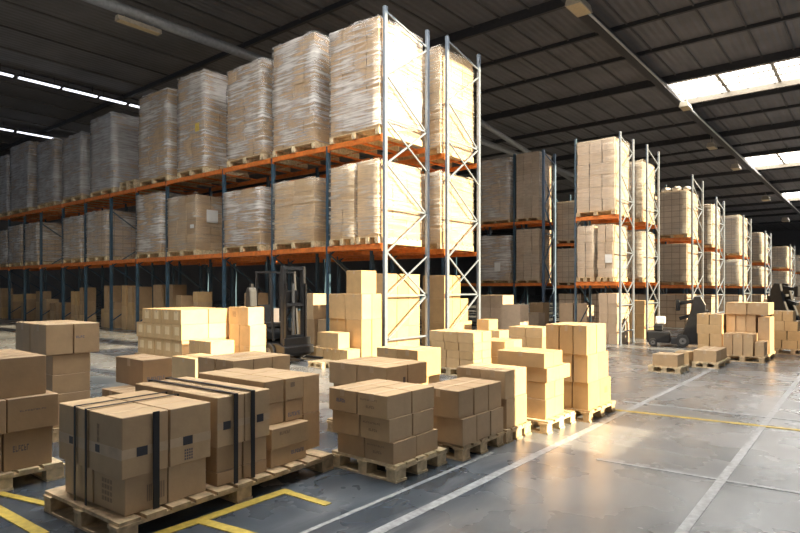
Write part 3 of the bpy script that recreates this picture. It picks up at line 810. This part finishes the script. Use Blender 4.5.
# behind the golden stacks, in the sun
D9 = 'of the many-carton sunlit stack near the rack end'
pallet(-6.70, -5.55, 8.9, 9.7, 'pallet under the many-carton sunlit stack near the rack end', mat='wood_pale')
stack(D9, [(0.17, -6.5, -5.62, 8.95, 9.6, 3, 2), (0.15, -6.5, -5.62, 8.95, 9.6, 3, 2), (0.15, -6.55, -5.62, 8.95, 9.6, 3, 2), (0.19, -6.6, -5.62, 8.95, 9.6, 3, 2)], 'card_gold_lit', 'golden', z0=0.14)
stack('in the white-lit pair right of the many-carton stack', [(0.30, -6.1, -5.45, 9.8, 10.5, 1, 2), (0.29, -6.1, -5.45, 9.8, 10.5, 1, 2)], 'card_gold_lit', 'pale', z0=0.0)
pallet(-6.2, -5.3, 11.15, 11.9, 'pallet under the low golden stack left of the tallest', mat='wood_pale')
stack('of the low golden stack behind the tall one', [(0.22, -6.1, -5.36, 11.2, 11.8, 2, 1), (0.22, -6.1, -5.36, 11.2, 11.8, 2, 1), (0.20, -6.15, -5.36, 11.2, 11.8, 2, 1)], 'card_gold_lit', 'golden')

# left side stacks
DL = 'dark stack cut off by the left edge'
pallet(-6.4, -5.32, 1.15, 2.06, 'pallet under the dark stack cut off by the left edge', mat='wood_pale')
SL = stack(DL, [(0.31, -6.2, -5.36, 1.25, 1.98, 2, 2), (0.27, -6.2, -5.33, 1.25, 2.02, 2, 2), (0.32, -6.25, -5.40, 1.28, 1.95, 2, 1)], 'card_brown', 'dark brown')
mark(SL[(0, 1, 1)], 'r', 0.35, 0.55, 0.12, 0.05, 'text', 'print'); mark(SL[(1, 1, 1)], 'r', 0.5, 0.6, 0.2, 0.012, 'text', 'print')
DM = 'of the left stack with an overhanging top carton'
pallet(-7.55, -6.62, 2.44, 3.2, 'pallet under the left stack with overhanging top cartons', mat='wood')
stack(DM, [(0.35, -7.35, -6.66, 2.45, 2.84, 1, 1), (0.20, -7.35, -6.66, 2.45, 2.84, 1, 1), (0.21, -7.35, -6.66, 2.45, 2.84, 1, 1)], 'card', 'brown', tape=False)
SM = stack('overhanging on top of the left brown stack', [(0.32, -7.52, -6.64, 2.38, 2.93, 2, 2)], 'card', 'pale brown', z0=0.902)
mark(SM[(0, 1, 1)], 'r', 0.25, 0.55, 0.09, 0.025, 'text', 'print_blue')

# large sunlit stack left of the forklift
DN = 'of the big five-column sunlit stack'
pallet(-13.05, -11.1, 6.5, 7.85, 'pallet under the big five-column sunlit stack', mat='wood')
SN = stack(DN, [(0.37, -13.0, -11.15, 6.55, 7.8, 5, 2), (0.33, -13.02, -11.13, 6.53, 7.8, 5, 2), (0.31, -12.75, -11.13, 6.53, 7.8, 4, 2)], 'card_gold_lit', 'golden')
for key, o in SN.items():
    if key[2] == 0: mark(o, 'f', 0.5, 0.58, 0.17, 0.17, 'block', 'paper_tan', 'square_label')
SO = stack('of the two-high stack beside the forklift', [(0.45, -11.05, -10.30, 7.62, 8.05, 2, 1), (0.38, -11.08, -10.36, 7.62, 8.05, 2, 1)], 'card_gold_lit', 'golden', z0=0.36)
mark(SO[(1, 0, 0)], 'f', 0.6, 0.6, 0.12, 0.12, 'grid', 'print_faint')
stack('under the two-high stack beside the forklift', [(0.36, -11.05, -10.30, 7.62, 8.05, 2, 1)], 'card_gold_lit', 'golden', z0=0.0)
stack('low and white-lit in front of the five-column stack', [(0.28, -10.9, -10.1, 6.55, 7.1, 2, 1), (0.27, -10.9, -10.1, 6.55, 7.1, 2, 1)], 'card_gold_lit', 'pale', z0=0.0)

# the heap beside the rack end post
DP = 'of the stepped heap beside the rack end post'
stack(DP, [(0.9, -9.29, -8.80, 9.47, 10.14, 1, 2), (0.57, -9.85, -8.80, 9.47, 10.14, 2, 2)], 'card_gold_lit', 'golden', z0=0.0, tape=True)
stack('behind the small cartons of the stepped heap', [(0.6, -9.87, -9.33, 9.5, 10.1, 2, 1), (0.3, -9.87, -9.33, 9.5, 10.1, 1, 1)], 'card_gold_lit', 'golden', z0=0.0)
stack('low at the foot of the stepped heap', [(0.27, -10.05, -8.80, 9.02, 9.42, 5, 1)], 'card_gold_lit', 'golden', z0=0.0)
stack('one step up in the stepped heap', [(0.35, -9.70, -9.10, 9.04, 9.4, 1, 1)], 'card_gold_lit', 'golden', z0=0.271)
carton(-8.9, -8.2, 5.05, 5.6, 0, 0.5, 'golden carton alone on the floor below the five-column stack', 'card_gold_lit')
carton(-9.32, -8.84, 9.5, 10.0, 1.472, 1.99, 'single golden carton on top of the stepped heap by the rack post', 'card_gold_lit')
pallet(-8.98, -8.55, 8.05, 8.5, 'small empty pallet lying before the stepped heap', mat='wood_pale', h=0.12)

# loose cartons on the floor inside the long rack, bay by bay
rl = random.Random(21)
SIZES = ['low', 'squat', 'tall', 'upright']
for bay in range(12):
    x = XS[bay+1] + 0.14; xe = XS[bay] - 0.14; col = 0
    if bay == 0: xe = -10.15
    if bay == 4: cols = [(0.62, [0.85, 0.87]), (0.62, [0.85, 0.87]), (0.5, [0.6])]
    elif bay in (1, 2): cols = [(0.42, [0.5, 0.45]), (0.55, [0.75, 0.7]), (0.40, [0.4, 0.35])]
    elif bay == 5: cols = [(0.36, [0.9, 0.8]), (0.42, [0.55, 0.5, 0.6]), (0.42, [0.75, 0.9])]
    elif bay == 6: cols = [(0.45, [0.4, 0.35]), (0.42, [0.6, 0.55, 0.55]), (0.52, [0.75, 0.3])]
    else: cols = [(rl.uniform(0.32, 0.55), [rl.uniform(0.35, 0.6) for _ in range(rl.choice((2, 2, 3)))]) for _ in range(3)]
    for (w, hs) in cols:
        if x + w > xe: break
        z = 0.0; y = 10.72 + rl.uniform(0, 0.35)
        for t, h in enumerate(hs):
            dw = rl.uniform(0, 0.05)
            lvl = 'sole' if len(hs) == 1 else LAY[len(hs)][t]
            carton(x+dw*(t > 0), x+w-dw*(t > 0), y, y+0.55, z, z+h, f'{lvl} carton, {ORD[col]} column from left, floor of long rack, {ORD[bay]} bay from sunlit end',
                   rl.choice(['card_gold_lit', 'card', 'card_brown']) if bay != 4 else 'card_brown', 'y', 'loose cartons inside the long rack', tape=False)
            z += h
        x += w + rl.uniform(0.03, 0.16); col += 1

# middle distance, in the shade behind the golden stacks
stack('of the brown pile in front of the shaded rack', [(0.45, -11.15, -10.15, 18.1, 18.9, 2, 1), (0.45, -11.15, -10.15, 18.1, 18.9, 2, 1), (0.45, -11.15, -10.15, 18.1, 18.9, 2, 1)], 'card_grey', 'grey-brown', z0=0.0)
carton(-9.6, -8.9, 17.0, 17.6, 0, 1.06, 'tall grey-brown carton standing alone before the shaded rack', 'card_grey')
carton(-11.2, -10.55, 21.7, 22.3, 0, 0.6, 'lower small carton at the blue post of the shaded rack', 'card_grey')
carton(-11.3, -10.7, 22.4, 23.0, 0, 1.0, 'dark carton standing just before the shaded rack', 'card_brown')
carton(-8.65, -8.15, 19.4, 20.0, 0, 1.08, 'left of two tall tan cartons left of the short rack', 'card_grey')
carton(-8.13, -7.65, 19.4, 20.0, 0, 1.08, 'right of two tall tan cartons left of the short rack', 'card_grey')
carton(-8.8, -8.4, 14.2, 14.7, 0, 0.72, 'small golden carton just off the rear run end', 'card_gold_lit')
carton(-7.9, -7.55, 13.3, 13.8, 0, 0.5, 'low golden carton on the floor off the rear run end', 'card_gold_lit')

# ------------------------------------------------------------------ right-hand group by the far racks
pallet(-2.72, -1.88, 14.5, 16.2, 'long pallet under the mixed pile on the aisle floor', mat='wood')
DR = 'of the mixed pile on the aisle floor'
stack('big, low in the mixed pile on the aisle floor', [(0.46, -2.68, -2.1, 14.55, 15.2, 3, 1)], 'card', 'tan')
stack('small, in front on the mixed aisle pile', [(0.30, -2.08, -1.9, 14.55, 15.2, 1, 1), (0.22, -2.4, -2.08, 14.6, 15.2, 1, 1)][:1], 'card', 'tan')
stack('at the back of the mixed aisle pile', [(0.46, -2.75, -2.15, 15.3, 16.1, 3, 1), (0.40, -2.75, -2.15, 15.3, 16.1, 3, 1), (0.27, -2.75, -1.9, 15.25, 16.1, 2, 1)], 'card', 'tan', z0=0.14)
stack('of the square column left of the mixed pile', [(0.26, -3.30, -2.79, 15.05, 15.9, 2, 1), (0.26, -3.30, -2.79, 15.05, 15.9, 2, 1), (0.21, -3.32, -2.79, 15.05, 15.9, 1, 1), (0.25, -3.32, -2.79, 15.05, 15.9, 2, 1)], 'card_gold_lit', 'golden', z0=0.02)
carton(-2.12, -1.88, 15.3, 16.0, 0.14, 0.95, 'tall tan carton at the right back of the mixed aisle pile', 'card')
pallet(-3.45, -2.86, 11.75, 12.4, 'small pallet alone on the aisle, single carton on it', mat='wood_pale', h=0.12)
carton(-3.38, -2.92, 11.8, 12.3, 0.12, 0.34, 'flat carton alone on the small pallet nearest in the aisle', 'card')
pallet(-2.95, -2.46, 12.95, 14.2, 'second small pallet in the aisle, behind the first', mat='wood_pale', h=0.12)
stack('on the second small aisle pallet', [(0.23, -2.93, -2.50, 13.0, 14.0, 1, 2)], 'card', 'tan', z0=0.12)
carton(-3.25, -2.98, 12.9, 13.3, 0.0, 0.30, 'small golden carton between the two small aisle pallets', 'card_gold_lit')
pallet(-2.0, -1.2, 16.8, 17.6, 'pallet at the right edge under pale cartons', mat='wood')
stack('on the pale pile at the right edge', [(0.20, -2.15, -1.2, 16.85, 17.5, 3, 1), (0.22, -2.15, -1.3, 16.85, 17.5, 2, 1), (0.24, -2.05, -1.5, 16.85, 17.5, 2, 1), (0.24, -2.05, -1.6, 16.85, 17.5, 2, 1)], 'card_gold_lit', 'pale')
stack('before the third rack, beyond the aisle pile', [(0.5, -4.4, -3.6, 24.2, 25.0, 2, 1), (0.5, -4.4, -3.6, 24.2, 25.0, 2, 1)], 'card_gold_lit', 'yellowish', z0=0)
stack('before the fifth rack, far down the aisle', [(0.55, -4.6, -3.6, 35.0, 36.0, 3, 1), (0.5, -4.6, -3.6, 35.0, 36.0, 2, 1)], 'card_grey', 'grey', z0=0)
stack('far at the right edge down the aisle', [(0.5, -3.0, -2.0, 30.0, 31.0, 3, 1), (0.5, -3.0, -2.2, 30.0, 31.0, 2, 1)], 'card', 'tan', z0=0)

# ------------------------------------------------------------------ trucks
def wheel(r, x, y, rad, w, name='wheel'):
    o = MB().tube((x, y-w/2, rad), (x, y+w/2, rad), rad, 28).build(name, M['rubber'], r, bevel=0.01)
    MB().tube((x, y-w/2-0.006, rad), (x, y+w/2+0.006, rad), rad*0.52, 20).build('hub', M['hub'], o)
    MB().tube((x, y-w/2-0.016, rad), (x, y-w/2, rad), rad*0.16, 12).build('hub_cap', M['black'], o)

def forklift(loc, rz, label):
    r = empty('forklift', loc, rz); tag(r, label, 'forklift')
    MB().prism([(-0.80, 0.16), (0.62, 0.16), (0.62, 0.34), (0.30, 0.40), (-0.30, 0.42), (-0.72, 0.46), (-0.84, 0.40)], -0.42, 0.42).build('chassis', M['black'], r, bevel=0.02)
    MB().prism([(-0.86, 0.22), (-0.40, 0.22), (-0.30, 0.40), (-0.36, 0.52), (-0.70, 0.56), (-0.88, 0.46)], -0.45, 0.30).build('counterweight', M['truck_tan'], r, bevel=0.03, seg=2)
    MB().prism([(-0.62, 0.5), (0.02, 0.46), (0.04, 0.62), (-0.10, 0.70), (-0.56, 0.72), (-0.66, 0.64)], -0.34, 0.34).build('engine_hood', M['truck_grey'], r, bevel=0.04, seg=2)
    s = MB().box(-0.60, -0.08, -0.27, 0.27, 0.72, 0.83).build('seat', M['seat'], r, bevel=0.035, seg=3)
    MB().prism([(-0.66, 0.80), (-0.54, 0.80), (-0.60, 1.22), (-0.72, 1.20)], -0.24, 0.24).build('backrest', M['seat'], s, bevel=0.03, seg=2)
    for y in (-0.34, 0.34):
        MB().bar((-0.52, y, 0.55), (-0.44, y, 1.94), 0.05, 0.05).build('guard_post', M['truck_grey'], r)
        MB().bar((0.14, y, 0.45), (0.02, y, 1.94), 0.05, 0.05).build('guard_post', M['truck_grey'], r)
    g = MB()
    for k in range(6): g.box(-0.46+k*0.1, -0.43+k*0.1, -0.34, 0.34, 1.94, 1.97)
    for y in (-0.36, 0.32): g.box(-0.48, 0.06, y, y+0.04, 1.93, 1.975)
    g.build('overhead_guard', M['truck_grey'], r)
    for y in (-0.28, 0.28):
        MB().box(0.34, 0.44, y-0.04, y+0.04, 0.12, 2.08).build('mast_rail', M['truck_grey'], r, bevel=0.008)
        MB().box(0.44, 0.50, y-0.025, y+0.025, 0.2, 1.7).build('inner_rail', M['black'], r)
        MB().box(0.50, 1.0, y-0.05, y+0.05, 0.06, 0.10).build('fork', M['black'], r)
    for z in (0.5, 1.2, 2.0): MB().box(0.35, 0.43, -0.28, 0.28, z, z+0.07).build('mast_crossbar', M['truck_grey'], r)
    MB().box(0.50, 0.55, -0.38, 0.38, 0.12, 0.52).build('fork_carriage', M['black'], r, bevel=0.01)
    MB().tube((0.39, 0.0, 0.2), (0.39, 0.0, 1.7), 0.035).build('lift_cylinder', M['hub'], r, smooth=False)
    MB().box(0.20, 0.335, -0.2, 0.2, 1.15, 1.55).build('control_console', M['black'], r, bevel=0.02)
    t = MB()
    for k in range(20):
        a, b = 2*PI*k/20, 2*PI*(k+1)/20
        P = lambda q: (0.10+0.05*math.sin(q), 0.17*math.cos(q), 1.10+0.16*math.sin(q))
        t.bar(P(a), P(b), 0.03, 0.03)
    t.build('steering_wheel', M['rubber'], r)
    MB().bar((0.20, 0, 0.55), (0.10, 0, 1.10), 0.05, 0.05).build('steering_column', M['black'], r)
    MB().box(0.16, 0.34, -0.352, -0.346, 0.86, 1.16).build('paper_sheet', M['paper'], r)
    for y in (-0.40, 0.40):
        wheel(r, 0.10, y, 0.20, 0.13); wheel(r, -0.58, y, 0.16, 0.12)
    return r
forklift((-10.40, 8.55, 0), 0.0, 'black forklift with tall mast parked between golden stacks before the long rack')
o = MB().prism([(-0.10, 0), (0.10, 0), (0.085, 0.34), (0.05, 0.42), (-0.05, 0.42), (-0.085, 0.34)], -0.09, 0.09).build('canister', M['truck_grey'], bevel=0.02)
o.location = (-10.50, 7.8, 1.192)
MB().box(-0.03, 0.03, -0.03, 0.03, 0.42, 0.50).build('cap', M['black'], o)
tag(o, 'grey canister standing on the two-high stack beside the forklift', 'canister')

def stacker(loc, rz, label, s=1.0, hat=True):
    """A pedestrian stacker truck: low drive unit with a tall mast and reach arm."""
    r = empty('stacker_truck', loc, rz); tag(r, label, 'stacker truck', 'stacker trucks')
    B = lambda *a: MB().box(*[q*s for q in a])
    B(-0.78, -0.18, -0.30, 0.30, 0.10, 0.42).build('drive_unit', M['black'], r, bevel=0.04, seg=2)
    B(-0.18, 0.55, -0.26, 0.26, 0.08, 0.24).build('battery_tray', M['truck_grey'], r, bevel=0.02)
    B(-0.60, -0.36, -0.2, 0.2, 0.42, 0.60).build('battery_cover', M['black'], r, bevel=0.03)
    if hat: B(-0.56, -0.30, -0.17, 0.17, 0.60, 0.82).build('control_box', M['white_plastic'], r, bevel=0.05, seg=3)
    for y in (-0.2, 0.2):
        MB().prism([(0.05*s, 0.10*s), (0.68*s, 0.10*s), (0.68*s, 1.15*s), (0.56*s, 1.38*s), (0.40*s, 1.36*s), (0.30*s, 0.9*s), (0.16*s, 0.5*s)], (y-0.06)*s, (y+0.06)*s).build('mast_column', M['black'], r, bevel=0.02)
    B(0.30, 0.52, -0.22, 0.22, 0.5, 0.58).build('mast_crossbar', M['truck_grey'], r)
    B(0.36, 0.50, -0.22, 0.22, 0.98, 1.05).build('mast_crossbar', M['truck_grey'], r)
    MB().bar((0.46*s, 0, 1.25*s), (0.02*s, 0, 1.18*s), 0.14*s, 0.10*s).build('reach_arm', M['black'], r)
    MB().bar((0.34*s, 0, 0.86*s), (0.04*s, 0, 0.76*s), 0.12*s, 0.09*s).build('reach_arm', M['black'], r)
    B(-0.06, 0.06, -0.15, 0.15, 0.98, 1.28).build('arm_head', M['black'], r, bevel=0.02)
    B(0.69, 0.76, -0.26, 0.26, 0.10, 1.0).build('backrest_guard', M['black'], r)
    for y in (-0.17, 0.17): B(0.76, 1.2, y-0.05, y+0.05, 0.05, 0.09).build('fork', M['black'], r)
    for y in (-0.27, 0.27):
        wheel(r, 0.12*s, y*s, 0.17*s, 0.10*s); wheel(r, -0.62*s, y*s, 0.11*s, 0.10*s)
    return r
stacker((-4.30, 17.35, 0), 0.25, 'dark stacker truck with white control box before the third rack')
stacker((-2.35, 26.6, 0), 2.7, 'dark stacker truck cut off at the right edge down the aisle', 1.3, False)

# ------------------------------------------------------------------ ceiling fittings
tag(MB().tube((-19.35, 3.0, 10.8), (-19.35, 70, 10.8), 0.18, 18).build('ceiling_duct', M['duct'], smooth=True), 'round grey duct running under the dark roof above the long rack', 'duct')
tag(MB().tube((-17.05, 27.9, 10.75), (-20.3, 48.5, 10.75), 0.15, 16).build('ceiling_pipe', M['duct'], smooth=True), 'pale pipe under the roof seen beyond the long rack end', 'pipe')
tag(MB().tube((-7.95, 14, 11.3), (-7.95, 112, 11.3), 0.045, 12).build('cable_conduit', M['white_plastic'], smooth=True), 'thin white conduit along the roof carrying the aisle lamps', 'conduit')
tag(MB().box(-8.36, -8.06, 12, 114, 11.34, 11.62).build('cable_tray', M['roofbeam']), 'dark square cable tray running along the roof beside the skylights', 'cable tray')
def high_bay(x, y, z, label, s=1.0):
    r = empty('ceiling_lamp', (x, y, z)); tag(r, label, 'ceiling lamp', 'box lamps under the trunk')
    a, b = 0.20*s, 0.38*s
    MB().prism([(-a, 0.0), (a, 0.0), (a*0.7, 0.22*s), (-a*0.7, 0.22*s)], -b, b).build('housing', M['lamp_body'], r, bevel=0.01)
    MB().box(-a*0.85, a*0.85, -b*0.92, b*0.92, -0.012, 0.0).build('diffuser', M['paper_tan'], r)
    for y_ in (-b*0.7, b*0.7): MB().tube((0, y_, 0.2*s), (0, y_, max(0.3, 11.62-z)), 0.012, 8).build('hanger', M['lamp_body'], r)
high_bay(-7.62, 18.6, 10.70, 'box lamp hanging nearest, at the top edge of the roof view', 1.35)
high_bay(-7.70, 32.6, 10.8, 'box lamp on two rods beside the first skylight', 1.15)
high_bay(-8.6, 43.2, 10.85, 'box lamp between the first and second skylights', 1.3)
high_bay(-8.65, 52.0, 10.85, 'box lamp beside the second skylight', 1.5)
high_bay(-9.3, 72.5, 10.85, 'box lamp beside the third skylight', 1.8)
high_bay(-10.1, 97, 10.85, 'box lamp farthest down the aisle roof', 2.2)
r = empty('ceiling_lamp', (-19.35, 9.8, 10.38)); tag(r, 'long tan strip lamp slung under the duct above the long rack', 'ceiling lamp')
MB().prism([(-0.14, 0), (0.14, 0), (0.10, 0.16), (-0.10, 0.16)], -0.75, 0.75).build('housing', M['lamp_body'], r)
MB().box(-0.12, 0.12, -0.7, 0.7, -0.012, 0).build('diffuser', M['paper_tan'], r)
for y_ in (-0.5, 0.5): MB().tube((0, y_, 0.16), (0, y_, 0.24), 0.012, 8).build('hanger', M['lamp_body'], r)
def strip_lamp(x, y0, y1, z, label):
    r = empty('strip_light', (x, (y0+y1)/2, z)); tag(r, label, 'strip light', 'strip lights over the dark left side')
    h = (y1-y0)/2
    MB().box(-0.12, 0.12, -h, h, 0.06, 0.16).build('housing', M['roofbeam'], r)
    MB().box(-0.09, 0.09, -h+0.03, h-0.03, 0.0, 0.06).build('tube', M['tube'], r)
    for q in (-h*0.7, h*0.7): MB().tube((0, q, 0.16), (0, q, ZR-z), 0.02, 8).build('hanger', M['roofbeam'], r)
for k, (a, b) in enumerate([(5.4, 8.6), (8.75, 10.35), (10.45, 11.9), (12.0, 13.2), (13.35, 16.6)]):
    strip_lamp(-31.5, a*1.155, b*1.155, 11.5, f'white strip light over the dark side, {ORD[k]} along the upper row')
for k, (a, b) in enumerate([(8.5, 11.6), (11.75, 16.0)]):
    strip_lamp(-42.5, a*1.155, b*1.155, 11.5, f'white strip light over the dark side, {ORD[k]} along the lower row')
